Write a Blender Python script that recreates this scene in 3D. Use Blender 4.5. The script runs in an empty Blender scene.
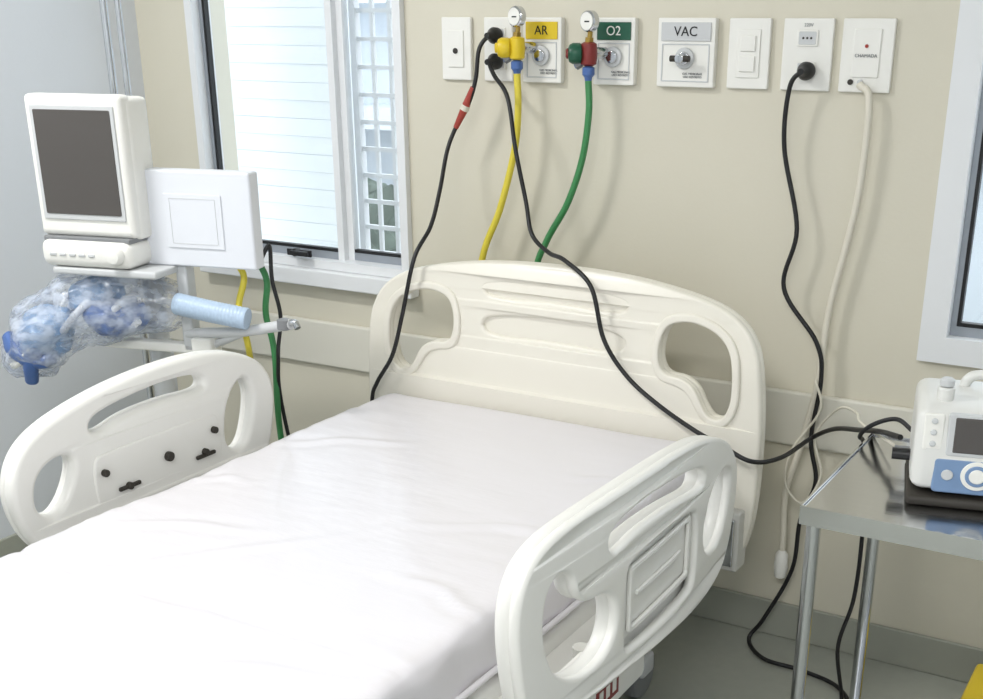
import bpy,bmesh,math
from mathutils import Vector,Matrix,noise
from mathutils.geometry import tessellate_polygon
D=bpy.data; SC=bpy.context.scene
def lin(c):
    return tuple(((x/255)/12.92 if x/255<=.04045 else ((x/255+.055)/1.055)**2.4) for x in c)+(1,)
def mat(name,rgb,rough=.5,metal=0,spec=.5,bump=0,bscale=40,var=0,vscale=6,coat=0,emit=0,trans=0,alpha=1,stretch=None):
    m=D.materials.new(name); m.use_nodes=True; n=m.node_tree.nodes; l=m.node_tree.links
    b=n['Principled BSDF']; col=lin(rgb)
    b.inputs['Base Color'].default_value=col; b.inputs['Roughness'].default_value=rough
    b.inputs['Metallic'].default_value=metal; b.inputs['Specular IOR Level'].default_value=spec
    b.inputs['Coat Weight'].default_value=coat; b.inputs['Transmission Weight'].default_value=trans
    b.inputs['Alpha'].default_value=alpha
    if emit: b.inputs['Emission Color'].default_value=col; b.inputs['Emission Strength'].default_value=emit
    tc=n.new('ShaderNodeTexCoord'); src=tc.outputs['Object']
    if stretch:
        mp=n.new('ShaderNodeMapping'); mp.inputs['Scale'].default_value=stretch; l.new(src,mp.inputs[0]); src=mp.outputs[0]
    if var:
        t=n.new('ShaderNodeTexNoise'); t.inputs['Scale'].default_value=vscale; t.inputs['Detail'].default_value=5; l.new(src,t.inputs['Vector'])
        mx=n.new('ShaderNodeMix'); mx.data_type='RGBA'
        mx.inputs['A'].default_value=tuple(max(0,c*(1-var)) for c in col[:3])+(1,)
        mx.inputs['B'].default_value=tuple(min(1,c*(1+var)) for c in col[:3])+(1,)
        l.new(t.outputs['Fac'],mx.inputs['Factor']); l.new(mx.outputs['Result'],b.inputs['Base Color'])
    if bump:
        t=n.new('ShaderNodeTexNoise'); t.inputs['Scale'].default_value=bscale; t.inputs['Detail'].default_value=4; l.new(src,t.inputs['Vector'])
        bp=n.new('ShaderNodeBump'); bp.inputs['Strength'].default_value=bump; bp.inputs['Distance'].default_value=.01
        l.new(t.outputs['Fac'],bp.inputs['Height']); l.new(bp.outputs['Normal'],b.inputs['Normal'])
    return m
M_wall=mat('wall_paint',(217,212,195),.5,bump=.05,bscale=120,var=.03,vscale=2)
M_wallL=mat('wall_paint_white',(220,224,229),.6,bump=.04,bscale=100,var=.03,vscale=2)
M_ceil=mat('ceiling_paint',(235,235,232),.8,var=.02)
M_floor=mat('vinyl_floor',(163,166,157),.35,var=.08,vscale=30,bump=.02)
M_base=mat('vinyl_skirting',(162,164,153),.45,var=.05)
M_guard=mat('guard_vinyl',(223,220,208),.4,var=.02)
M_bed=mat('bed_plastic',(239,238,233),.33,var=.015,vscale=3,coat=.1)
M_hb=mat('headboard_plastic',(235,231,219),.33,var=.015,vscale=3,coat=.1)
M_matt=mat('mattress_cover',(228,225,229),.30,var=.02,vscale=4,bump=.22,bscale=7,stretch=(1,3,1),coat=.2)
M_frame=mat('bed_steel',(205,204,198),.4,var=.03)
M_dark=mat('dark_hole',(52,48,42),.6,var=.1)
M_alu=mat('aluminium_white',(234,236,238),.35,var=.02)
M_alug=mat('aluminium_grey',(158,164,172),.35,metal=.3,var=.04)
M_black=mat('black_rubber',(22,22,24),.45,var=.15,vscale=30)
M_red=mat('red_plastic',(165,62,50),.4,var=.1)
M_white=mat('white_plastic',(241,240,234),.35,var=.015)
M_cool=mat('cool_white_plastic',(228,231,237),.4,var=.015)
M_cord=mat('white_cord',(225,220,205),.45,var=.03)
M_yel=mat('yellow_plastic',(228,198,40),.35,var=.04)
M_yelh=mat('yellow_hose',(225,208,70),.4,var=.04)
M_grn=mat('green_plastic',(30,88,66),.35,var=.06)
M_grnh=mat('green_hose',(62,135,80),.4,var=.05)
M_blue=mat('blue_plastic',(76,108,168),.35,var=.08)
M_lblue=mat('light_blue_plastic',(130,165,205),.35,var=.06)
M_dblue=mat('device_blue',(120,148,185),.35,var=.04)
M_pblue=mat('pale_blue_plastic',(180,200,222),.35,var=.06)
M_brass=mat('brass',(180,150,80),.3,metal=.9,var=.05)
M_steel=mat('stainless',(205,206,207),.16,metal=1,var=.06,vscale=8,stretch=(1,14,1),bump=.03,bscale=3)
M_chrome=mat('chrome',(205,207,210),.15,metal=1,var=.03)
M_grey=mat('grey_plastic',(130,132,134),.4,var=.04)
M_lgrey=mat('light_grey_plastic',(205,207,208),.4,var=.03)
M_dvb=mat('device_body',(226,226,222),.35,var=.02)
M_screen=mat('dark_screen',(84,80,77),.25,var=.05)
M_paper=mat('paper',(248,248,250),.7,var=.02)
M_dred=mat('dark_red',(130,45,42),.4,var=.05)
M_ext=mat('exterior_plaster',(226,232,238),.8,var=.04)
M_leaf=mat('foliage',(100,112,102),.9,var=.7,vscale=9)
M_lamp=mat('lamp_diffuser',(255,252,248),.5,emit=3)
M_glass=D.materials.new('window_glass'); M_glass.use_nodes=True
n=M_glass.node_tree.nodes; l=M_glass.node_tree.links; n.clear()
o=n.new('ShaderNodeOutputMaterial'); mx=n.new('ShaderNodeMixShader'); tr=n.new('ShaderNodeBsdfTransparent'); gl=n.new('ShaderNodeBsdfGlossy')
gl.inputs['Roughness'].default_value=.05; mx.inputs[0].default_value=.08; tr.inputs[0].default_value=(.96,.98,.99,1)
l.new(tr.outputs[0],mx.inputs[1]); l.new(gl.outputs[0],mx.inputs[2]); l.new(mx.outputs[0],o.inputs[0])
M_bag=D.materials.new('clear_plastic_film'); M_bag.use_nodes=True
n=M_bag.node_tree.nodes; l=M_bag.node_tree.links; b=n['Principled BSDF']; o=n['Material Output']
b.inputs['Base Color'].default_value=(.60,.66,.77,1); b.inputs['Roughness'].default_value=.15
mx=n.new('ShaderNodeMixShader'); tr=n.new('ShaderNodeBsdfTransparent'); ns=n.new('ShaderNodeTexNoise'); ns.inputs['Scale'].default_value=12
rp=n.new('ShaderNodeMapRange'); rp.inputs['From Min'].default_value=.35; rp.inputs['From Max'].default_value=.65; rp.inputs['To Min'].default_value=.12; rp.inputs['To Max'].default_value=.7
l.new(ns.outputs['Fac'],rp.inputs['Value']); l.new(rp.outputs[0],mx.inputs[0]); l.new(tr.outputs[0],mx.inputs[1]); l.new(b.outputs[0],mx.inputs[2]); l.new(mx.outputs[0],o.inputs[0])

# ---------- helpers
def empty(name,loc=(0,0,0),rz=0):
    e=D.objects.new(name,None); e.empty_display_size=.1; SC.collection.objects.link(e); e.location=loc; e.rotation_euler=(0,0,math.radians(rz)); return e
def link(name,me,m=None,parent=None,smooth=True,ang=35,wn=False):
    ob=D.objects.new(name,me); SC.collection.objects.link(ob)
    if m is not None:
        for k in (m if isinstance(m,list) else [m]): me.materials.append(k)
    if smooth:
        me.polygons.foreach_set('use_smooth',[True]*len(me.polygons))
        me.set_sharp_from_angle(angle=math.radians(ang))
    if wn:
        w=ob.modifiers.new('wn','WEIGHTED_NORMAL'); w.keep_sharp=True
    if parent:
        ob.parent=parent
    return ob
def fin(bm):
    bmesh.ops.recalc_face_normals(bm,faces=bm.faces); me=D.meshes.new('m'); bm.to_mesh(me); bm.free(); return me
def box(name,lo,hi,m,parent=None,bev=0,seg=3,rot=None):
    bm=bmesh.new(); bmesh.ops.create_cube(bm,size=1)
    lo=Vector(lo); hi=Vector(hi); c=(lo+hi)/2; s=hi-lo
    for v in bm.verts: v.co=Vector((v.co.x*s.x,v.co.y*s.y,v.co.z*s.z))
    if bev: bmesh.ops.bevel(bm,geom=bm.edges[:],offset=bev,segments=seg,profile=.5,affect='EDGES')
    T=Matrix.Translation(c)
    if rot: T=T@Matrix.Rotation(math.radians(rot[1]),4,rot[0])
    bmesh.ops.transform(bm,matrix=T,verts=bm.verts)
    return link(name,fin(bm),m,parent,wn=bool(bev))
def multibox(name,boxes,m,parent=None,bev=0):
    bm=bmesh.new()
    for lo,hi in boxes:
        lo=Vector(lo);hi=Vector(hi);c=(lo+hi)/2;s=hi-lo
        r=bmesh.ops.create_cube(bm,size=1)
        for v in r['verts']: v.co=Vector((v.co.x*s.x,v.co.y*s.y,v.co.z*s.z))+c
    if bev: bmesh.ops.bevel(bm,geom=bm.edges[:],offset=bev,segments=2,profile=.5,affect='EDGES')
    return link(name,fin(bm),m,parent,wn=bool(bev))
def cyl(name,p0,p1,r,m,parent=None,r2=None,seg=24,bev=0):
    p0=Vector(p0);p1=Vector(p1); d=p1-p0; r2=r if r2 is None else r2
    bm=bmesh.new(); bmesh.ops.create_cone(bm,cap_ends=True,segments=seg,radius1=r,radius2=r2,depth=d.length)
    if bev:
        es=[e for e in bm.edges if abs(e.verts[0].co.z-e.verts[1].co.z)<1e-6]
        bmesh.ops.bevel(bm,geom=es,offset=bev,segments=3,profile=.5,affect='EDGES')
    T=Matrix.Translation((p0+p1)/2)@d.to_track_quat('Z','Y').to_matrix().to_4x4()
    bmesh.ops.transform(bm,matrix=T,verts=bm.verts)
    return link(name,fin(bm),m,parent)
def lathe(name,prof,p0,axis,m,parent=None,seg=28):
    bm=bmesh.new(); ax=Vector(axis).normalized(); T=Matrix.Translation(p0)@ax.to_track_quat('Z','Y').to_matrix().to_4x4()
    rings=[]
    for r,h in prof:
        rings.append([bm.verts.new(T@Vector((r*math.cos(2*math.pi*i/seg),r*math.sin(2*math.pi*i/seg),h))) for i in range(seg)])
    for a,b2 in zip(rings,rings[1:]):
        for i in range(seg): bm.faces.new((a[i],a[(i+1)%seg],b2[(i+1)%seg],b2[i]))
    bm.faces.new(rings[0]); bm.faces.new(rings[-1])
    return link(name,fin(bm),m,parent)
def catmull(pts,n=10,closed=False):
    P=[Vector(p) for p in pts]
    if len(P)<3: return P
    if not closed: P=[P[0]*2-P[1]]+P+[P[-1]*2-P[-2]]; N=len(P)-3
    else: N=len(P)
    out=[]
    for i in range(N):
        if closed: p0,p1,p2,p3=P[(i-1)%N],P[i],P[(i+1)%N],P[(i+2)%N]
        else: p0,p1,p2,p3=P[i:i+4]
        for k in range(n):
            t=k/n
            out.append(.5*((2*p1)+(-p0+p2)*t+(2*p0-5*p1+4*p2-p3)*t*t+(-p0+3*p1-3*p2+p3)*t**3))
    if not closed: out.append(P[-2].copy())
    return out
def tube(name,pts,r,m,parent=None,n=10,seg=12,smooth=True,closed=False):
    P=catmull(pts,n,closed) if smooth else [Vector(p) for p in pts]
    bm=bmesh.new(); rings=[]; up=None; N=len(P)
    for i,p in enumerate(P):
        if closed: t=(P[(i+1)%N]-P[i-1]).normalized()
        else: t=(P[min(i+1,N-1)]-P[max(i-1,0)]).normalized()
        if up is None: up=t.orthogonal().normalized()
        else: up=(up-t*up.dot(t)).normalized()
        s=t.cross(up)
        rr=r(i/(N-1)) if callable(r) else r
        rings.append([bm.verts.new(p+(up*math.cos(2*math.pi*k/seg)+s*math.sin(2*math.pi*k/seg))*rr) for k in range(seg)])
    for a,b2 in zip(rings,rings[1:]):
        for k in range(seg): bm.faces.new((a[k],a[(k+1)%seg],b2[(k+1)%seg],b2[k]))
    bm.faces.new(rings[0]); bm.faces.new(rings[-1])
    return link(name,fin(bm),m,parent,ang=60)
def chaikin(P,it=3):
    P=[Vector((p[0],p[1])) for p in P]
    for _ in range(it):
        Q=[]
        for i in range(len(P)):
            a,b2=P[i],P[(i+1)%len(P)]; Q+= [a*.75+b2*.25,a*.25+b2*.75]
        P=Q
    return P
def area(P): return sum(P[i].x*P[(i+1)%len(P)].y-P[(i+1)%len(P)].x*P[i].y for i in range(len(P)))/2
def slab(name,outline,holes,th,bev,m,T,parent=None,it=3,nb=4,warp=None):
    loops=[]
    for k,L in enumerate([outline]+list(holes)):
        P=chaikin(L,it)
        if (area(P)>0)!=(k==0): P.reverse()
        N=len(P); nr=[]
        for i in range(N):
            t=(P[(i+1)%N]-P[i-1]); t.normalize(); nr.append(Vector((-t.y,t.x)))
        loops.append((P,nr))
    prof=[]
    for j in range(nb+1):
        t=math.pi/2*j/nb; prof.append((bev*(1-math.sin(t)),th/2-bev+bev*math.cos(t)))
    prof=prof+[(a,-z) for a,z in reversed(prof)]
    bm=bmesh.new(); first=[];last=[];fp=[]
    def mk(x,y,z):
        v=Vector((x,y,z))
        if warp: v=warp(v)
        return bm.verts.new(v)
    for P,nr in loops:
        rings=[[mk(p.x+q.x*a,p.y+q.y*a,z) for p,q in zip(P,nr)] for a,z in prof]
        for a,b2 in zip(rings,rings[1:]):
            N=len(a)
            for i in range(N): bm.faces.new((a[i],a[(i+1)%N],b2[(i+1)%N],b2[i]))
        first+=rings[0]; last+=rings[-1]
        fp.append([Vector((p.x+q.x*bev,p.y+q.y*bev,0)) for p,q in zip(P,nr)])
    for tri in tessellate_polygon(fp):
        for R in (first,last):
            try: bm.faces.new([R[i] for i in tri])
            except ValueError: pass
    bmesh.ops.transform(bm,matrix=T,verts=bm.verts)
    return link(name,fin(bm),m,parent,ang=50,wn=True)
def rrect(x0,y0,x1,y1,r=.02):
    return [(x0+r,y0),(x1-r,y0),(x1,y0),(x1,y0+r),(x1,y1-r),(x1,y1),(x1-r,y1),(x0+r,y1),(x0,y1),(x0,y1-r),(x0,y0+r),(x0,y0)]
TXZ=Matrix(((1,0,0,0),(0,0,-1,0),(0,1,0,0),(0,0,0,1)))
def TYZ(x): return Matrix(((0,0,1,x),(1,0,0,0),(0,1,0,0),(0,0,0,1)))
def TX(y): return Matrix.Translation((0,y,0))@TXZ
def text(name,s,loc,size,m,parent,rot=(90,0,0)):
    cu=D.curves.new(name,'FONT'); cu.body=s; cu.size=size; cu.extrude=.0006; cu.align_x='CENTER'; cu.align_y='CENTER'
    ob=D.objects.new(name,cu); SC.collection.objects.link(ob); ob.location=loc; ob.rotation_euler=[math.radians(a) for a in rot]; cu.materials.append(m); ob.parent=parent; return ob

# ---------- room
X0,X1,Y0,H=-3.02,1.5,-4.2,2.75
a1,b1,c1,d1=-2.80,-2.03,.84,2.2
a2,b2,c2,d2=-.60,.45,.80,2.2
multibox('wall_back',[((X0-.15,0,0),(a1,.15,H)),((b1,0,0),(a2,.15,H)),((b2,0,0),(X1+.15,.15,H)),((a1,0,0),(b1,.15,c1)),((a1,0,d1),(b1,.15,H)),((a2,0,0),(b2,.15,c2)),((a2,0,d2),(b2,.15,H))],M_wall)
box('wall_left',(X0-.15,Y0,0),(X0,0,H),M_wallL)
box('wall_right',(X1,Y0,0),(X1+.15,0,H),M_wallL)
box('wall_front',(X0-.15,Y0-.15,0),(X1+.15,Y0,H),M_wallL)
box('floor',(X0-.15,Y0-.15,-.1),(X1+.15,.15,0),M_floor)
box('ceiling',(X0-.15,Y0-.15,H),(X1+.15,.15,H+.1),M_ceil)
box('baseboard_back',(X0,-.012,0),(X1,0,.10),M_base,bev=.004)
box('baseboard_left',(X0,Y0,0),(X0+.012,-.012,.10),M_base,bev=.004)
box('trim_1',(X0+.002,-.018,.54),(X1-.002,0,.68),M_guard,bev=.008)
def window(name,a,b,c,d,fw,ms):
    e=empty(name,((a+b)/2,0,c)); ox,oz=(a+b)/2,c
    def L(x,y,z): return (x-ox,y,z-oz)
    fr=[((a,-.02,c),(a+fw,.06,d)),((b-fw,-.02,c),(b,.06,d)),((a+fw,-.02,c),(b-fw,.06,c+fw)),((a+fw,-.02,d-fw),(b-fw,.06,d))]
    multibox('frame',[(L(*p),L(*q)) for p,q in fr],M_alu,e)
    xs=[a+fw]+ms+[b-fw]
    s=.022
    for i in range(len(xs)-1):
        p,q=xs[i],xs[i+1]; y=.012+.02*(i%2); so=.013 if i==0 else s
        outer=[((p,y,c+fw),(p+so,y+.025,d-fw))] if i==0 else []
        light=[((q-s,y,c+fw),(q,y+.025,d-fw))]+([((p,y,c+fw),(p+s,y+.025,d-fw))] if i else [])
        hz=[((p+so,y,c+fw),(q-s,y+.025,c+fw+s)),((p+so,y,d-fw-s),(q-s,y+.025,d-fw))]
        if outer: multibox('sash_stile_%d'%i,[(L(*u),L(*v)) for u,v in outer],M_alug,e)
        multibox('sash_light_%d'%i,[(L(*u),L(*v)) for u,v in light],M_alu,e)
        multibox('sash_rail_%d'%i,[(L(*u),L(*v)) for u,v in hz],M_alug,e)
        if i==0: box('gasket_%d'%i,L(p+so,y+.002,c+fw+s+.009),L(p+so+.008,y+.02,d-fw-s),M_black,e)
        box('gasket_b%d'%i,L(p+so,y+.002,c+fw+s),L(q-s,y+.02,c+fw+s+.009),M_black,e)
        box('glass_%d'%i,L(p+so,y+.01,c+fw+s),L(q-s,y+.014,d-fw-s),M_glass,e)
    return e,L
w1,L1=window('window_1',a1,b1,c1,d1,.026,[-2.285])
box('sill',L1(a1-.02,-.045,c1-.05),L1(b1+.02,.0,c1-.001),M_alu,w1,bev=.005)
box('latch_plate',L1(-2.47,-.03,.872),L1(-2.38,-.02,.892),M_black,w1,bev=.003)
cyl('latch_knob',L1(-2.43,-.045,.885),L1(-2.43,-.02,.885),.012,M_black,w1,bev=.003)
box('latch_lever',L1(-2.44,-.055,.878),L1(-2.375,-.042,.892),M_black,w1,bev=.003)
bars=[]
for i in range(13): 
    x=a1+.02+i*.0605
    if x>-2.28: bars.append(((x,.12,c1+.01),(x+.012,.13,d1-.01)))
for i in range(19):
    z=c1+.03+i*.075; bars.append(((-2.28,.118,z),(b1-.002,.132,z+.012)))
bars.append(((-2.30,.11,c1),(-2.28,.135,d1)))
multibox('grille',[(L1(*p),L1(*q)) for p,q in bars],M_alu,w1)
w2,L2=window('window_2',a2,b2,c2,d2,.06,[-.05])
slats=[((-5.2,.634+.003*(i%2),-.3+i*.06),(-2.80,.66,-.3+i*.06+.059)) for i in range(58)]
multibox('exterior_wall',[((-5.2,.64,-.3),(-2.80,.8,3.2))]+slats,M_ext)
multibox('neighbour_building',[((-9,5,-1),(5,5.3,1.9)),((-9,4.6,.75),(5,5.1,.9)),((-9,4.6,1.6),(5,5.1,1.75))]+[((-9+i*.5,4.7,-1),(-8.93+i*.5,4.8,1.9)) for i in range(28)],M_ext)
bm=bmesh.new()
for i in range(6):
    r=bmesh.ops.create_icosphere(bm,subdivisions=4,radius=.30+.12*math.sin(i*2.3))
    for v in r['verts']:
        d=noise.noise(v.co*9+Vector((i,0,0)))*.5+noise.noise(v.co*25)*.25; v.co=v.co*(1+d)+Vector((-6.2+i*.45,3.6+.2*math.sin(i*1.7),.15+.3*math.sin(i*3.1)))
link('garden_hedge',fin(bm),M_leaf)
box('exterior_ground',(-12,.16,-.5),(8,9,-.3),mat('pavement',(200,200,196),.9,var=.1))

# ---------- bed
bed=empty('hospital_bed',(-1.415,-1.27,0)); BX,BY=-1.415,-1.27
def BL(x,y,z): return (x-BX,y-BY,z)
h=[(.40,.30),(.47,.30),(.525,.34),(.55,.45),(.555,.60),(.55,.74),(.53,.86),(.46,.925),(.34,.955),(.15,.978)]
O=h+[(-x,z) for x,z in reversed(h)]+[(-.36,.42),(.36,.42)]
hole=[(.285,.83),(.30,.875),(.34,.89),(.385,.89),(.44,.87),(.47,.83),(.478,.77),(.475,.71),(.455,.675),(.425,.675),(.405,.70),(.385,.74),(.35,.76),(.305,.76),(.287,.785)]
holeL=[(-x,z) for x,z in hole]
def hw(v): return Vector((v.x,v.y,v.z+.03*(v.x/.55)**2-.02*max(0,(v.y-.8))/.2))
Thb=Matrix.Translation((0,-.265-BY,0))@TXZ
slab('headboard',O,[hole,holeL],.03,.012,M_hb,Thb@Matrix.Translation((0,0,-.012)),bed,warp=hw)
g1=[(-.21,.905),(-.19,.922),(0,.932),(.17,.922),(.20,.905),(.17,.885),(0,.893),(-.18,.885)]
g2=[(-.21,.815),(-.19,.842),(0,.852),(.17,.842),(.20,.815),(.17,.79),(0,.797),(-.18,.79)]
slab('headboard_front',O,[hole,holeL,g1,g2],.022,.009,M_hb,Thb@Matrix.Translation((0,0,.008)),bed,warp=hw)
for s in(-1,1):
    slab('headboard_rim_%d'%s,[(s*x,z) for x,z in [(.265,.83),(.285,.89),(.33,.91),(.39,.91),(.455,.885),(.49,.84),(.498,.77),(.495,.70),(.465,.655),(.42,.655),(.39,.685),(.37,.72),(.34,.738),(.29,.742),(.268,.775)]],[[(s*x,z) for x,z in hole]],.014,.006,M_hb,Thb@Matrix.Translation((0,0,.02)),bed,warp=hw)
slab('headboard_lower_panel',[(-.23,.60),(-.23,.70),(-.18,.735),(.15,.735),(.21,.70),(.21,.60)],[[(-.215,.60),(-.215,.695),(-.175,.722),(.145,.722),(.195,.69),(.195,.60)]],.010,.004,M_hb,Thb@Matrix.Translation((0,0,.019)),bed,warp=hw)
for i,x in enumerate((-.12,-.04,.04,.12)):
    slab('vent_%d'%i,rrect(x-.018,.688,x+.018,.700,.004),[],.006,.002,M_hb,Thb@Matrix.Translation((0,0,.019)),bed,it=2,warp=hw)
Tfb=Matrix.Translation((0,-2.31-BY,0))@TXZ
slab('footboard',[(x,z-.12) for x,z in O],[[(x,z-.12) for x,z in hole],[(x,z-.12) for x,z in holeL]],.035,.012,M_hb,Tfb,bed)
def softbox(name,lo,hi,r,m,parent,res=.013,wr=1.0):
    lo=Vector(lo);hi=Vector(hi);s=hi-lo
    nx,ny,nz=[max(4,int(q/res)) for q in s]
    bm=bmesh.new(); cache={}
    creases=[((-.46,-.55),(.10,.20),.0025),((.45,-.30),(.05,-.45),.003),((-.45,-.1),(-.10,.05),.003),((.46,.35),(.10,.22),.003),((-.46,.45),(-.15,.62),.003),((-.2,-.9),(.3,-.55),.0025),((.46,-.05),(.2,.02),.0035),((-.46,-.28),(-.2,-.22),.004),((.46,.62),(.25,.60),.003),((-.46,.2),(-.3,.24),.003)]
    def cre(x,y):
        w=0
        for (ax,ay),(bx,by),am in creases:
            dx,dy=bx-ax,by-ay; L2=dx*dx+dy*dy; t=((x-ax)*dx+(y-ay)*dy)/L2
            if -.1<t<1.1:
                tt=min(1,max(0,t)); q=math.hypot(x-ax-tt*dx,y-ay-tt*dy+.012*math.sin(t*9))
                w+=am*(math.exp(-(q/.014)**2)-.5*math.exp(-((q-.025)/.015)**2))*math.sin(math.pi*min(1,max(0,tt*.9+.05)))
        return w
    def V(i,j,k):
        key=(i,j,k)
        if key not in cache:
            p=Vector((lo.x+s.x*i/nx,lo.y+s.y*j/ny,lo.z+s.z*k/nz))
            c=Vector((min(max(p.x,lo.x+r),hi.x-r),min(max(p.y,lo.y+r),hi.y-r),min(max(p.z,lo.z+r),hi.z-r)))
            d=p-c
            if d.length>1e-9: p=c+d*(max(abs(d.x),abs(d.y),abs(d.z))/d.length)
            x,y,z=p
            fx=min(x-lo.x,hi.x-x); e=math.exp(-max(fx,0)/.10)
            w=noise.noise(Vector((x*2.2,y*2.2,1)))*.007
            w+=noise.noise(Vector((x*5+y*9,y*3,4)))*.002*(1+2*e)
            w+=abs(noise.noise(Vector((x*2.5,y*14,7))))*.008*e
            w-=.0045*math.exp(-((y-(-1.53-BY)-.012*math.sin(x*9))/.008)**2)
            w+=cre(x,y)*1.3
            if k==nz or z>hi.z-r: p.z+=w*wr
            else:
                dd=(noise.noise(Vector((x*2,y*13+z*9,z*4)))*.007)*wr
                p.x+=dd*(1 if x>lo.x+s.x/2 else -1)
            cache[key]=bm.verts.new(p)
        return cache[key]
    for i in range(nx):
        for j in range(ny):
            for k in (0,nz): bm.faces.new((V(i,j,k),V(i+1,j,k),V(i+1,j+1,k),V(i,j+1,k)))
    for i in range(nx):
        for k in range(nz):
            for j in (0,ny): bm.faces.new((V(i,j,k),V(i+1,j,k),V(i+1,j,k+1),V(i,j,k+1)))
    for j in range(ny):
        for k in range(nz):
            for i in (0,nx): bm.faces.new((V(i,j,k),V(i,j+1,k),V(i,j+1,k+1),V(i,j,k+1)))
    return link(name,fin(bm),m,parent,ang=80)
softbox('mattress',BL(-1.88,-2.24,.49),BL(-.965,-.325,.62),.028,M_matt,bed)
tube('mattress_piping',[BL(-.962,-.40,.515),BL(-.958,-1.0,.513),BL(-.960,-1.7,.516),BL(-.962,-2.2,.514)],.006,M_matt,bed)
box('platform',BL(-1.87,-2.25,.43),BL(-.96,-.31,.488),M_bed,bed,bev=.015)
multibox('chassis',[(BL(-1.80,-2.2,.36),BL(-1.75,-.3,.43)),(BL(-1.08,-2.2,.36),BL(-1.03,-.3,.43)),(BL(-1.80,-.36,.36),BL(-1.03,-.31,.43)),(BL(-1.8,-2.25,.36),BL(-1.03,-2.2,.43)),
 (BL(-1.78,-2.1,.14),BL(-1.73,-.42,.19)),(BL(-1.10,-2.1,.14),BL(-1.05,-.42,.19)),(BL(-1.78,-.47,.14),BL(-1.05,-.42,.19)),(BL(-1.78,-2.1,.14),BL(-1.05,-2.05,.19))],M_frame,bed,bev=.006)
box('column_head',BL(-1.50,-.70,.17),BL(-1.33,-.55,.37),M_bed,bed,bev=.02)
box('column_foot',BL(-1.50,-2.0,.17),BL(-1.33,-1.85,.37),M_bed,bed,bev=.02)
box('chassis_cover',BL(-1.70,-1.7,.17),BL(-1.13,-.85,.24),M_bed,bed,bev=.03)
for i,(x,y) in enumerate([(-1.755,-.45),(-1.075,-.45),(-1.755,-2.07),(-1.075,-2.07)]):
    cyl('caster_stem_%d'%i,BL(x,y,.10),BL(x,y,.15),.018,M_chrome,bed)
    cyl('caster_wheel_%d'%i,BL(x-.022,y-.02,.062),BL(x+.022,y-.02,.062),.062,M_grey,bed,bev=.008)
    box('caster_fork_%d'%i,BL(x-.032,y-.05,.06),BL(x+.032,y+.015,.115),M_lgrey,bed,bev=.01)
box('corner_bracket',BL(-.955,-.345,.32),BL(-.885,-.285,.47),M_frame,bed,bev=.006)
box('bracket_plate',BL(-.950,-.352,.335),BL(-.895,-.344,.455),M_chrome,bed,bev=.003)
for i,z in enumerate((.36,.395,.43)): cyl('bracket_bolt_%d'%i,BL(-.922,-.358,z),BL(-.922,-.35,z),.009,M_dark,bed)
# side rails (y,z)
R_out=[(-1.50,.60),(-1.515,.70),(-1.51,.765),(-1.48,.815),(-1.42,.84),(-1.31,.847),(-1.15,.847),(-1.0,.842),(-.86,.827),(-.74,.792),(-.655,.745),(-.605,.680),(-.615,.60),(-.645,.53),(-.70,.485),(-.84,.472),(-1.03,.487),(-1.15,.497),(-1.28,.505),(-1.36,.512),(-1.42,.52),(-1.475,.54)]
R_slot=[(-1.255,.758),(-1.25,.79),(-1.15,.802),(-1.0,.795),(-.87,.775),(-.840,.750),(-.855,.727),(-1.0,.750),(-1.15,.758),(-1.23,.743)]
R_head=[(-.83,.60),(-.835,.65),(-.80,.70),(-.745,.722),(-.695,.718),(-.665,.695),(-.67,.645),(-.70,.59),(-.745,.565),(-.80,.57)]
R_foot=[(-1.44,.66),(-1.445,.72),(-1.43,.762),(-1.395,.775),(-1.365,.755),(-1.355,.715),(-1.32,.69),(-1.26,.685),(-1.225,.66),(-1.22,.60),(-1.26,.565),(-1.34,.565),(-1.41,.60)]
R_pan=[(-1.19,.55),(-1.19,.68),(-1.17,.71),(-.90,.705),(-.875,.67),(-.875,.55),(-.90,.53),(-1.17,.535)]
L_out=[(-1.415,.57),(-1.44,.64),(-1.435,.70),(-1.405,.75),(-1.345,.785),(-1.24,.81),(-1.12,.827),(-.98,.835),(-.86,.830),(-.77,.808),(-.70,.765),(-.675,.70),(-.685,.62),(-.71,.54),(-.77,.50),(-.9,.49),(-1.1,.49),(-1.28,.50),(-1.375,.52)]
L_slot=[(-1.225,.742),(-1.215,.768),(-1.14,.783),(-1.0,.794),(-.91,.788),(-.885,.770),(-.895,.747),(-1.0,.755),(-1.12,.750),(-1.19,.730)]
L_head=[(-.845,.60),(-.835,.68),(-.81,.725),(-.78,.748),(-.757,.738),(-.747,.70),(-.757,.65),(-.78,.59),(-.81,.575)]
L_foot=[(-1.385,.65),(-1.37,.69),(-1.33,.712),(-1.285,.712),(-1.27,.69),(-1.285,.65),(-1.315,.61),(-1.35,.595),(-1.38,.615)]
L_pan=[(-1.22,.55),(-1.22,.68),(-1.19,.70),(-.90,.70),(-.87,.67),(-.87,.55),(-.90,.53),(-1.17,.535)]
def railrel(x): return Matrix.Translation((-BX,-BY,0))@TYZ(x)
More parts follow.
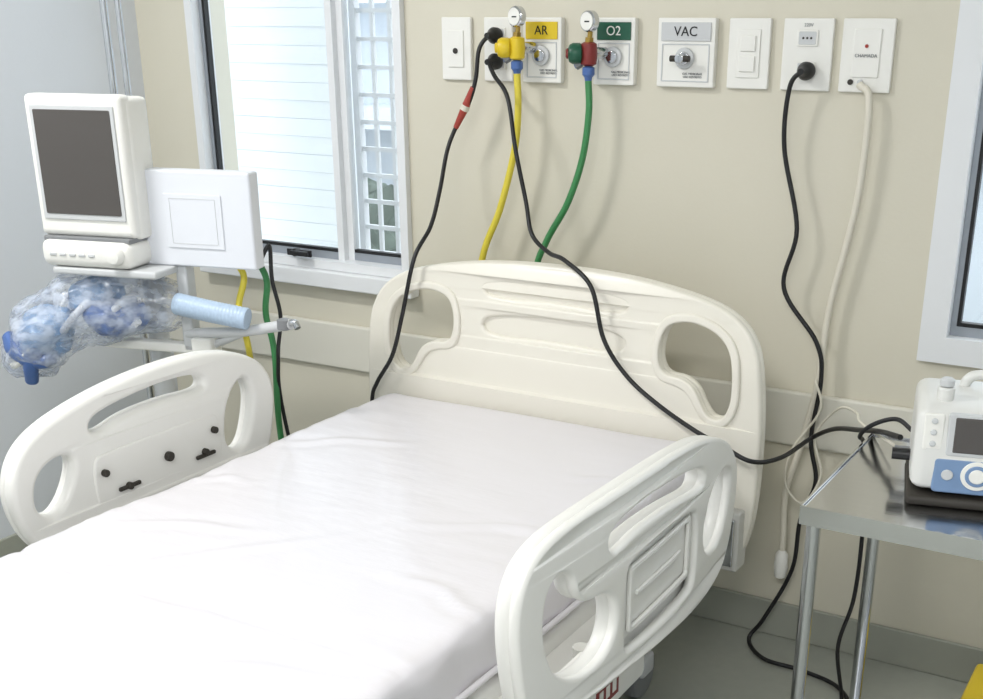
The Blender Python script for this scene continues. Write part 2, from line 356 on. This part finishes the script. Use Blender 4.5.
def rail(tag,x,sgn,out,slot,hd,ft,pan):
    wr=lambda v: Vector((v.x,v.y,v.z+sgn*(-.025*((v.x+1.1)/.45)**2)))
    T=railrel(x)
    slab('side_rail_%s'%tag,out,[slot,hd,ft],.034,.014,M_bed,T,bed,warp=wr)
    slab('side_rail_%s_skin'%tag,out,[slot,hd,ft,pan],.020,.009,M_bed,T@Matrix.Translation((0,0,sgn*.018)),bed,warp=wr)
    slab('side_rail_%s_panel'%tag,rrect(-1.165,.565,-.90,.69,.018),[rrect(-1.155,.575,-.91,.68,.014)],.008,.003,M_bed,T@Matrix.Translation((0,0,sgn*.019)),bed,warp=wr)
    slab('side_rail_%s_rib'%tag,rrect(-1.13,.624,-.935,.632,.003),[],.006,.002,M_bed,T@Matrix.Translation((0,0,sgn*.017)),bed,warp=wr,it=2)
rail('right',-.80,1,R_out,R_slot,R_head,R_foot,R_pan); rail('left',-2.01,-1,L_out,L_slot,L_head,L_foot,L_pan)
slab('left_rail_plate',[(-1.235,.56),(-1.235,.68),(-1.20,.69),(-.89,.69),(-.86,.68),(-.86,.56),(-.89,.545),(-1.2,.545)],[],.012,.005,M_bed,railrel(-1.990),bed)
for i,(y,z) in enumerate([(-1.21,.648),(-1.15,.600),(-1.03,.630),(-.92,.607),(-.885,.650)]):
    cyl('rail_knob_%d'%i,BL(-1.986,y,z),BL(-1.972,y,z),.011 if i==2 else .008,M_dark,bed,bev=.003)
for i,y in enumerate((-1.15,-.92)):
    box('rail_latch_%d'%i,BL(-1.983,y-.03,.595),BL(-1.975,y+.03,.604),M_dark,bed,bev=.003)
for s,x in(('l',-1.99),('r',-.84)):
    xi=-1.86 if s=='l' else -.97
    for i,y in enumerate((-1.22,-.88)):
        tube('rail_arm_%s%d'%(s,i),[BL(xi,y,.40),BL((xi+x)/2,y,.40),BL(x,y,.44),BL(x,y,.55)],.016,M_frame,bed)
box('side_cover',BL(-.97,-1.35,.33),BL(-.86,-.90,.455),M_bed,bed,bev=.015)
box('bed_label',BL(-.861,-1.12,.36),BL(-.858,-1.03,.405),M_dred,bed)
for i in range(3): box('bed_label_bar_%d'%i,BL(-.858,-1.11+i*.027,.37),BL(-.8572,-1.095+i*.027,.395),M_white,bed)

# ---------- wall plates
ZB,ZT=1.382,1.535
def plate(name,x0,x1,zb=ZB,zt=ZT,th=.012):
    e=empty(name,((x0+x1)/2,0,(zb+zt)/2)); w,h=(x1-x0)/2,(zt-zb)/2
    slab('plate',rrect(-w,-h,w,h,.008),[],th,.003,M_white,TX(-th/2),e,it=2)
    return e,w,h
def socket(e,x,z,r=.022):
    slab('socket_rim',rrect(x-r*1.1,z-r*.8,x+r*1.1,z+r*.8,.008),[],.004,.0015,M_white,TX(-.0135),e,it=2)
    slab('socket_face',rrect(x-r*.9,z-r*.62,x+r*.9,z+r*.62,.006),[],.003,.001,M_lgrey,TX(-.015),e,it=2)
    for k in(-.009,0,.009): cyl('pin_hole',(x+k,-.0175,z),(x+k,-.015,z),.0025,M_dark,e,seg=12)
e,w,h=plate('wall_outlet',-1.905,-1.815); slab('insert',rrect(-.024,-.045,.024,.045,.004),[],.004,.0015,M_white,TX(-.0135),e,it=2); cyl('jack',(0,-.018,-.005),(0,-.0145,-.005),.007,M_dark,e)
e,w,h=plate('wall_outlet',-1.775,-1.69); socket(e,0,.035); socket(e,0,-.03)
e,w,h=plate('wall_outlet',-.98,-.865); socket(e,0,.035); socket(e,0,-.03,.02); text('label_text','220V',(0,-.0125,.062),.010,M_grey,e)
e,w,h=plate('nurse_call_station',-.845,-.73)
slab('insert',rrect(-.03,-.045,.03,.055,.004),[],.004,.0015,M_white,TX(-.0135),e,it=2)
cyl('led',(-.0,-.0175,.02),(0,-.015,.02),.004,M_red,e,seg=12); text('label_text','CHAMADA',(0,-.0165,-.0),.010,M_grey,e); cyl('jack_a',(-.008,-.019,-.055),(-.008,-.012,-.055),.006,M_lgrey,e); cyl('jack_b',(-.03,-.016,-.055),(-.03,-.012,-.055),.006,M_dark,e)
e,w,h=plate('light_switch',-1.11,-1.01)
slab('insert',rrect(-.028,-.052,.028,.052,.004),[],.004,.0015,M_white,TX(-.0135),e,it=2)
for i,z in enumerate((-.022,.022)): slab('rocker_%d'%i,rrect(-.018,z-.017,.018,z+.017,.003),[],.006,.002,M_white,TX(-.017),e,it=2)
def gasplate(name,x0,x1,col,txt,tcol):
    e,w,h=plate(name,x0,x1,th=.02)
    slab('band',rrect(-w+.01,.026,w-.01,h-.010,.003),[],.004,.001,col,TX(-.0215),e,it=2)
    text('label_text',txt,(.0,-.0242,.046),.030,tcol,e)
    text('warning_text','GAS MEDICINAL\nUSO RESTRITO',(.02,-.0212,-.05),.007,M_grey,e)
    slab('inner_frame',rrect(-w+.012,-h+.012,w-.012,.020,.004),[rrect(-w+.015,-h+.015,w-.015,.017,.003)],.002,.0006,M_lgrey,TX(-.0208),e,it=2)
    cyl('valve_ring',(0,-.03,-.012),(0,-.02,-.012),.024,M_lgrey,e,bev=.003)
    cyl('valve_core',(0,-.036,-.012),(0,-.03,-.012),.015,M_chrome,e,bev=.002)
    return e
gasplate('air_gas_outlet',-1.655,-1.545,M_yel,'AR',M_black)
gasplate('oxygen_gas_outlet',-1.455,-1.345,M_grn,'O2',M_white)
e=gasplate('vacuum_gas_outlet',-1.285,-1.14,M_lgrey,'VAC',M_black)
cyl('vac_fitting',(0,-.06,-.012),(0,-.03,-.012),.011,M_chrome,e,bev=.002); cyl('vac_tip',(-.024,-.052,-.012),(.024,-.052,-.012),.007,M_dark,e)
def regulator(name,x,z,body,knob,knob2):
    e=empty(name,(x,-.024,z))
    cyl('inlet',(0.02,0,0),(0.0,-.04,0),.014,M_chrome,e,bev=.002)
    lathe('body',[(.012,-.028),(.019,-.024),(.021,0),(.019,.022),(.012,.026)],(0,-.05,0),(0,0,1),body,e)
    lathe('knob',[(.010,0),(.012,.01),(.022,.014),(.024,.018),(.024,.034),(.020,.042),(.01,.046)],(0-.004,-.052,.0),(-1,-.55,.0),knob,e)
    lathe('knob_cap',[(.012,0),(.012,.004),(.008,.006)],Vector((-.004,-.052,0))+Vector((-1,-.55,0)).normalized()*.045,(-1,-.55,0),body,e)
    cyl('neck',(0,-.05,.02),(.004,-.05,.055),.006,M_brass,e)
    cyl('neck_nut',(0,-.05,.024),(.001,-.05,.036),.011,M_brass,e,seg=6)
    lathe('gauge',[(.020,0),(.024,.003),(.024,.018),(.021,.021)],(.006,-.045,.072),(-.25,-1,0),M_chrome,e)
    lathe('gauge_face',[(.020,0),(.019,.001)],(.001,-.0665,.072),(-.25,-1,0),M_white,e)
    box('needle',(-.003,-.070,.07),(.010,-.0685,.073),M_black,e)
    lathe('outlet_nut',[(.008,0),(.015,.004),(.015,.02),(.010,.026),(.008,.036)],(0,-.05,-.028),(0,0,-1),knob2,e)
    cyl('side_stub',(0,-.05,-.012),(-.032,-.062,-.028),.008,M_blue,e,bev=.002)
    cyl('side_nut',(-.018,-.057,-.02),(-.030,-.061,-.027),.012,M_grey,e,seg=6)
    return e
regulator('air_flow_regulator',-1.64,1.465,M_yel,M_yel,M_blue)
regulator('oxygen_flow_regulator',-1.44,1.455,M_dred,M_grn,M_blue)
def plug(parent,loc,m=M_black,d=(0,-1,0),s=1):
    return lathe('plug',[(.012*s,0),(.019*s,.002),(.020*s,.016),(.014*s,.026),(.009*s,.034),(.007*s,.05)],loc,d,m,parent)
def cable(name,pts,r,m):
    e=empty(name,pts[0]); o=Vector(pts[0])
    tube('cord',[Vector(p)-o for p in pts],r,m,e)
    return e,o
e,o=cable('power_cable',[(-1.732,-.018,1.492),(-1.732,-.055,1.492),(-1.75,-.075,1.46),(-1.755,-.085,1.39),(-1.775,-.09,1.33),(-1.815,-.095,1.265),(-1.825,-.12,1.21),(-1.81,-.18,1.12),(-1.80,-.24,1.04),(-1.805,-.31,.97),(-1.83,-.335,.83),(-1.86,-.345,.72),(-1.91,-.35,.64),(-1.935,-.345,.58),(-1.95,-.34,.40),(-2.0,-.27,.15),(-2.02,-.2,.012),(-2.2,-.15,.008)],.0055,M_black)
plug(e,(0,0,0)); tube('inline_connector',[Vector(p)-o for p in [(-1.762,-.087,1.37),(-1.785,-.091,1.32),(-1.812,-.095,1.27)]],lambda t:.011-.004*abs(t-.5)*2,M_red,e)
tube('inline_band',[Vector(p)-o for p in [(-1.782,-.0905,1.326),(-1.785,-.091,1.32),(-1.788,-.0915,1.314)]],.0118,M_cord,e)
e,o=cable('power_cable',[(-1.732,-.018,1.43),(-1.732,-.055,1.43),(-1.70,-.085,1.40),(-1.64,-.12,1.35),(-1.60,-.15,1.23),(-1.565,-.16,1.11),(-1.53,-.19,1.035),(-1.46,-.23,1.003),(-1.39,-.275,.997),(-1.30,-.312,.95),(-1.262,-.315,.83),(-1.20,-.315,.75),(-1.11,-.335,.70),(-1.01,-.345,.655),(-.94,-.35,.632),(-.865,-.35,.606),(-.825,-.26,.595),(-.80,-.12,.605),(-.72,-.22,.67),(-.616,-.40,.737),(-.54,-.55,.79),(-.48,-.64,.815)],.0055,M_black)
plug(e,(0,0,0))
e,o=cable('power_cable',[(-.915,-.018,1.425),(-.915,-.055,1.425),(-.94,-.06,1.39),(-.945,-.05,1.26),(-.90,-.05,1.08),(-.92,-.05,.94),(-.83,-.05,.82),(-.81,-.05,.73),(-.82,-.055,.58),(-.80,-.05,.47),(-.83,-.05,.36),(-.84,-.05,.22),(-.90,-.06,.07),(-.93,-.08,.009),(-.86,-.16,.009),(-.76,-.17,.009),(-.66,-.2,.009),(-.60,-.28,.009),(-.60,-.36,.009)],.0055,M_black)
plug(e,(0,0,0))
e,o=cable('nurse_call_cord',[(-.795,-.02,1.40),(-.765,-.035,1.36),(-.77,-.035,1.15),(-.81,-.035,.90),(-.82,-.04,.72),(-.85,-.045,.54),(-.875,-.045,.43),(-.87,-.05,.30),(-.87,-.05,.25)],.008,M_cord)
lathe('call_handle',[(.008,0),(.016,.012),(.018,.05),(.014,.075),(.006,.08)],Vector((-.87,-.05,.27))-o,(0,0,-1),M_white,e)
e,o=cable('signal_cord',[(-.82,-.06,.73),(-.80,-.07,.66),(-.86,-.07,.55),(-.87,-.07,.46),(-.82,-.08,.42),(-.78,-.08,.50),(-.80,-.09,.60),(-.74,-.13,.69),(-.68,-.2,.71),(-.62,-.38,.745),(-.50,-.60,.785)],.003,M_cord)
e,o=cable('sensor_cable',[(-.47,-.58,.81),(-.51,-.55,.82),(-.555,-.54,.80),(-.585,-.52,.765),(-.585,-.47,.72),(-.575,-.455,.55),(-.577,-.455,.38),(-.60,-.455,.25),(-.585,-.43,.10),(-.62,-.40,.009),(-.70,-.38,.009)],.0045,M_black)
e,o=cable('air_hose',[(-1.64,-.074,1.405),(-1.635,-.078,1.32),(-1.645,-.08,1.22),(-1.69,-.08,1.07),(-1.74,-.09,.94),(-1.78,-.10,.7),(-1.80,-.12,.3),(-1.82,-.15,.02),(-1.95,-.2,.012)],.009,M_yelh)
e,o=cable('oxygen_hose',[(-1.44,-.074,1.395),(-1.435,-.078,1.32),(-1.45,-.08,1.21),(-1.49,-.08,1.10),(-1.55,-.08,1.0),(-1.58,-.09,.9),(-1.6,-.10,.6),(-1.62,-.12,.2),(-1.65,-.15,.02),(-1.8,-.22,.012)],.0085,M_grnh)

# ---------- instrument trolley
tr=empty('instrument_trolley',(-.57,-.93,0))
W,Dp=.66,.45
box('top',(.003,.003,.746),(W-.003,Dp-.003,.758),M_steel,tr)
multibox('top_apron',[((0,-.002,.728),(W,.002,.762)),((-.002,.002,.728),(.002,Dp-.002,.762)),((0,Dp-.002,.728),(W,Dp+.002,.762)),((W-.002,.002,.728),(W+.002,Dp-.002,.762))],M_steel,tr)
box('shelf',(.01,.01,.11),(W-.01,Dp-.01,.122),M_steel,tr,bev=.003)
for i,(x,y) in enumerate([(.02,.02),(W-.02,.02),(.03,Dp-.02),(W-.02,Dp-.02)]):
    cyl('leg_%d'%i,(x,y,.06),(x,y,.746),.0125,M_chrome,tr)
    cyl('caster_%d'%i,(x-.012,y,.03),(x+.012,y,.03),.03,M_black,tr,bev=.005)
# ---------- defibrillator
dv=empty('portable_defibrillator',(-.315,-.665,.759),14); dv.scale=(.96,1,.88)
box('foot_plate',(-.145,-.135,.0),(.145,.11,.020),M_dark,dv,bev=.008)
prof=[(-.12,.02),(-.125,.06),(-.11,.15),(-.09,.195),(.07,.20),(.10,.18),(.105,.02)]
slab('body',prof,[],.285,.022,M_dvb,Matrix(((0,0,1,0),(1,0,0,0),(0,1,0,0),(0,0,0,1))),dv,it=3)
Tf=Matrix.Translation((0,-.122,.035))@Matrix.Rotation(math.radians(-8),4,'X')@TXZ
slab('front_blue_panel',rrect(-.105,-.006,.125,.062,.02),[],.012,.004,M_dblue,Tf,dv,it=3)
slab('front_bezel',rrect(-.088,.066,.128,.150,.015),[],.014,.004,M_lgrey,Tf,dv,it=3)
slab('screen',rrect(-.076,.074,.115,.142,.006),[],.006,.002,M_screen,Tf@Matrix.Translation((0,0,.006)),dv,it=2)
slab('left_key_panel',rrect(-.128,.074,-.094,.146,.012),[],.010,.003,M_white,Tf,dv,it=3)
def disc(name,x,y,r,m,z=.008,th=.006):
    return slab(name,[(x+r*math.cos(k*math.pi/4),y+r*math.sin(k*math.pi/4)) for k in range(8)],[],th,.002,m,Tf@Matrix.Translation((0,0,z)),dv,it=2)
disc('dial_ring',-.03,.032,.030,M_white); disc('dial_groove',-.03,.032,.022,M_dblue,.0098); disc('dial_core',-.03,.032,.015,M_white,.012)
for i,x in enumerate((-.08,.035,.075)): disc('key_%d'%i,x,.030,.011,M_lgrey)
for i,y in enumerate((.088,.110,.132)): disc('side_key_%d'%i,-.111,y,.006,M_lgrey,.006)
tube('handle',[(-.06,.03,.185),(-.055,.03,.21),(-.03,.03,.222),(.06,.03,.222),(.085,.03,.21),(.09,.03,.185)],.010,M_dvb,dv)
cyl('top_knob',(-.095,-.05,.18),(-.095,-.05,.218),.015,M_dvb,dv,bev=.004)
lathe('top_knob_cap',[(.008,0),(.013,.003),(.013,.014),(.008,.018)],(-.095,-.05,.218),(0,0,1),M_lgrey,dv)
cyl('connector',(-.175,-.02,.06),(-.135,-.02,.06),.012,M_black,dv); cyl('connector_b',(-.17,.025,.05),(-.135,.025,.05),.010,M_grey,dv)

# ---------- patient monitor cart
mo=empty('patient_monitor_cart',(-2.37,-.71,0),14)
slab('monitor_front_bezel',rrect(-.150,1.055,.105,1.375,.03),[],.05,.014,M_white,Matrix.Translation((0,-.115,0))@TXZ,mo)
slab('monitor_body',rrect(-.142,1.05,.108,1.368,.03),[],.10,.02,M_white,Matrix.Translation((0,-.075,0))@TXZ,mo)
slab('screen_frame',rrect(-.132,1.095,.088,1.352,.008),[],.006,.002,M_lgrey,Matrix.Translation((0,-.141,0))@TXZ,mo,it=2)
slab('screen',rrect(-.122,1.108,.079,1.342,.008),[],.005,.001,M_screen,Matrix.Translation((0,-.1435,0))@TXZ,mo,it=2)
box('lower_housing',(-.145,-.165,.985),(.10,-.02,1.05),M_white,mo,bev=.022)
box('housing_groove',(-.138,-.150,1.044),(.095,-.03,1.056),M_grey,mo,bev=.003)
lathe('control_knob',[(.022,0),(.022,.008),(.016,.018),(.006,.02)],(.065,-.165,1.02),(0,-1,0),M_white,mo)
for i in range(5): box('key_%d'%i,(-.115+i*.026,-.168,1.013),(-.097+i*.026,-.163,1.020),M_lgrey,mo,bev=.002)
box('side_module',(.070,-.075,.985),(.376,-.03,1.208),M_cool,mo,bev=.006)
slab('module_label',rrect(.15,1.03,.30,1.155,.004),[],.003,.001,M_cool,Matrix.Translation((0,-.0765,0))@TXZ,mo,it=2)
slab('module_line',rrect(.165,1.04,.285,1.145,.004),[rrect(.166,1.041,.284,1.144,.004)],.001,.0003,M_lgrey,Matrix.Translation((0,-.0785,0))@TXZ,mo,it=2)
box('tray',(-.12,-.16,.967),(.16,.10,.985),M_lgrey,mo,bev=.006)
cyl('column',(.02,.04,.10),(.02,.04,.97),.026,M_lgrey,mo,bev=.002)
for i in range(5):
    an=i*2*math.pi/5+.3; x,y=.02+.24*math.cos(an),.04+.22*math.sin(an)
    tube('base_leg_%d'%i,[(.02,.04,.12),((.02+x)/2,(.04+y)/2,.11),(x,y,.09)],.018,M_lgrey,mo)
    cyl('caster_%d'%i,(x-.012,y,.035),(x+.012,y,.035),.034,M_grey,mo,bev=.005); cyl('caster_stem_%d'%i,(x,y,.05),(x,y,.09),.01,M_chrome,mo)
box('bracket_bar',(-.08,-.06,.765),(.20,-.03,.79),M_white,mo,bev=.006)
box('bracket_post',(.15,-.06,.77),(.18,-.02,.985),M_lgrey,mo,bev=.006)
box('bracket_clamp',(.18,-.075,.745),(.235,-.02,.81),M_white,mo,bev=.006)
tube('support_arm',[(.16,-.05,.815),(.30,-.06,.83),(.42,-.07,.855),(.46,-.08,.865)],.013,M_lgrey,mo)
tube('support_arm_lower',[(.20,-.04,.78),(.25,-.05,.80),(.33,-.06,.835)],.010,M_lgrey,mo)
lathe('arm_joint',[(.006,0),(.017,.004),(.017,.026),(.006,.03)],(.440,-.08,.848),(0,0,1),M_grey,mo)
tube('arm_tip',[(.445,-.08,.862),(.47,-.085,.870),(.48,-.09,.858)],.008,M_chrome,mo)
tube('corrugated_limb',[(.17,-.10,.900),(.25,-.10,.888),(.35,-.09,.872)],lambda t:.026+.0007*math.sin(t*150),M_pblue,mo,n=40,seg=24)
tube('exhale_hose',[(.28,.0,.99),(.30,.0,.95),(.29,-.02,.88),(.31,-.03,.80),(.29,.02,.70),(.31,.04,.35),(.34,.1,.02)],.008,M_yelh,mo)
tube('gas_hose',[(.33,.02,.99),(.35,.02,.94),(.34,.02,.86),(.355,.02,.76),(.34,.05,.5),(.38,.1,.02)],.008,M_grnh,mo)
tube('power_lead',[(.36,-.02,1.0),(.375,.0,1.03),(.375,.0,.95),(.39,.0,.86),(.375,.0,.76),(.35,.05,.6),(.39,.1,.2),(.41,.15,.01)],.005,M_black,mo)
bag=empty('plastic_wrapped_breathing_circuit',(-2.44,-.80,.85),26)
def lump(name,pts,rf,m,amp,fr,parent,seg=48):
    ob=tube(name,pts,rf,m,parent,n=14,seg=seg)
    for v in ob.data.vertices:
        q=v.co.copy(); v.co=q+Vector((noise.noise(q*fr),noise.noise(q*fr+Vector((5,5,5))),noise.noise(q*fr+Vector((9,1,3)))))*amp+Vector((0,0,abs(noise.noise(q*fr*2.3))))*amp*.4
    return ob
env=lambda t: .02+.072*max(0,math.sin(math.pi*min(1,max(0,t*.9+.05))))**.55
lump('bag_film',[(-.155,-.02,-.14),(-.145,-.03,-.09),(-.10,-.03,-.03),(-.02,-.02,.015),(.08,-.01,.03),(.18,0,.03),(.235,0,.035)],env,M_bag,.024,13,bag)
lump('folded_cloth',[(-.15,-.02,-.12),(-.13,-.03,-.07),(-.10,-.02,-.03),(-.04,-.02,0)],lambda t:.015+.05*math.sin(math.pi*(t*.9+.05)),M_lblue,.015,16,bag)
lump('blue_strap',[(-.20,-.05,-.05),(-.165,-.085,-.08),(-.12,-.09,-.10),(-.08,-.07,-.09)],.018,M_blue,.006,20,bag)
lump('blue_strap_b',[(-.15,-.07,-.15),(-.135,-.09,-.11),(-.12,-.095,-.07)],.018,M_blue,.006,20,bag)
lump('white_strap',[(-.185,-.075,-.115),(-.155,-.095,-.095),(-.125,-.098,-.07)],.009,M_white,.004,20,bag)
lump('blue_mask',[(.0,-.03,-.01),(.05,-.05,.0),(.10,-.04,.0),(.15,-.03,.01)],lambda t:.01+.035*math.sin(math.pi*(t*.9+.05)),M_blue,.015,20,bag)
lump('light_cuff',[(-.05,.0,.03),(.02,-.02,.055),(.09,0,.05)],lambda t:.01+.035*math.sin(math.pi*(t*.9+.05)),M_lblue,.015,20,bag)
tube('coil_hose',[(-.08+.03*math.cos(k*.9)+k*.012,-.03+.04*math.sin(k*.9),.01+.045*math.cos(k*.9)) for k in range(20)],.009,M_cool,bag)
iv=empty('iv_pole',(-2.645,-.46,0))
cyl('pole',(0,0,.06),(0,0,2.05),.010,M_chrome,iv)
cyl('pole_b',(.052,0,1.0),(.052,0,2.05),.008,M_chrome,iv)
box('pole_clamp',(-.015,-.015,1.02),(.067,.015,1.05),M_grey,iv,bev=.004)
tube('hook_top',[(0,0,2.03),(.0,0,2.07),(.026,0,2.10),(.052,0,2.07),(.052,0,2.03)],.008,M_chrome,iv)
for i in range(4):
    an=i*math.pi/2+.5; x,y=.2*math.cos(an),.2*math.sin(an)
    tube('foot_%d'%i,[(0,0,.09),(x*.5,y*.5,.08),(x,y,.055)],.011,M_chrome,iv); cyl('wheel_%d'%i,(x-.01,y,.026),(x+.01,y,.026),.026,M_black,iv)
wb=empty('yellow_waste_bin',(-.235,-.28,0))
slab('bin_body',rrect(-.10,-.09,.10,.09,.03),[],.13,.006,M_yel,Matrix.Translation((0,0,.065)),wb)
slab('bin_lid',rrect(-.11,-.10,.11,.10,.03),[],.025,.008,M_yel,Matrix.Translation((0,0,.142)),wb)

# ---------- lights
def panel(name,x,y,w,h,p,col):
    e=empty(name,(x,y,H))
    box('housing',(-w/2-.03,-h/2-.03,-.05),(w/2+.03,h/2+.03,0),M_alu,e,bev=.006)
    box('diffuser',(-w/2,-h/2,-.056),(w/2,h/2,-.048),M_lamp,e)
    ld=D.lights.new(name+'_lamp','AREA'); ld.shape='RECTANGLE'; ld.size=w; ld.size_y=h; ld.energy=p; ld.color=col
    lo=D.objects.new('lamp',ld); SC.collection.objects.link(lo); lo.parent=e; lo.location=(0,0,-.07)
panel('added_fill_panel',-2.45,-1.75,.5,.25,32,(1,.995,.98))
panel('added_fill_panel',-.3,-3.3,1.2,.5,50,(1,.995,.98))  # added fill source behind the camera, no known fixture; brightens walls from the front
w=D.worlds.new('sky'); SC.world=w; w.use_nodes=True
bg=w.node_tree.nodes['Background']; bg.inputs[0].default_value=(.90,.95,1,1); bg.inputs[1].default_value=2.6
SC.view_settings.view_transform='Standard'; SC.view_settings.exposure=0.04

cd=D.cameras.new('camera'); co=D.objects.new('camera',cd); SC.collection.objects.link(co)
co.location=(0,-2.85,1.55); co.rotation_euler=(math.radians(67.8),0,math.radians(30)); cd.lens=1221/983*36; cd.shift_x=-38.5/983; cd.shift_y=159.5/983; cd.clip_start=.02
SC.camera=co
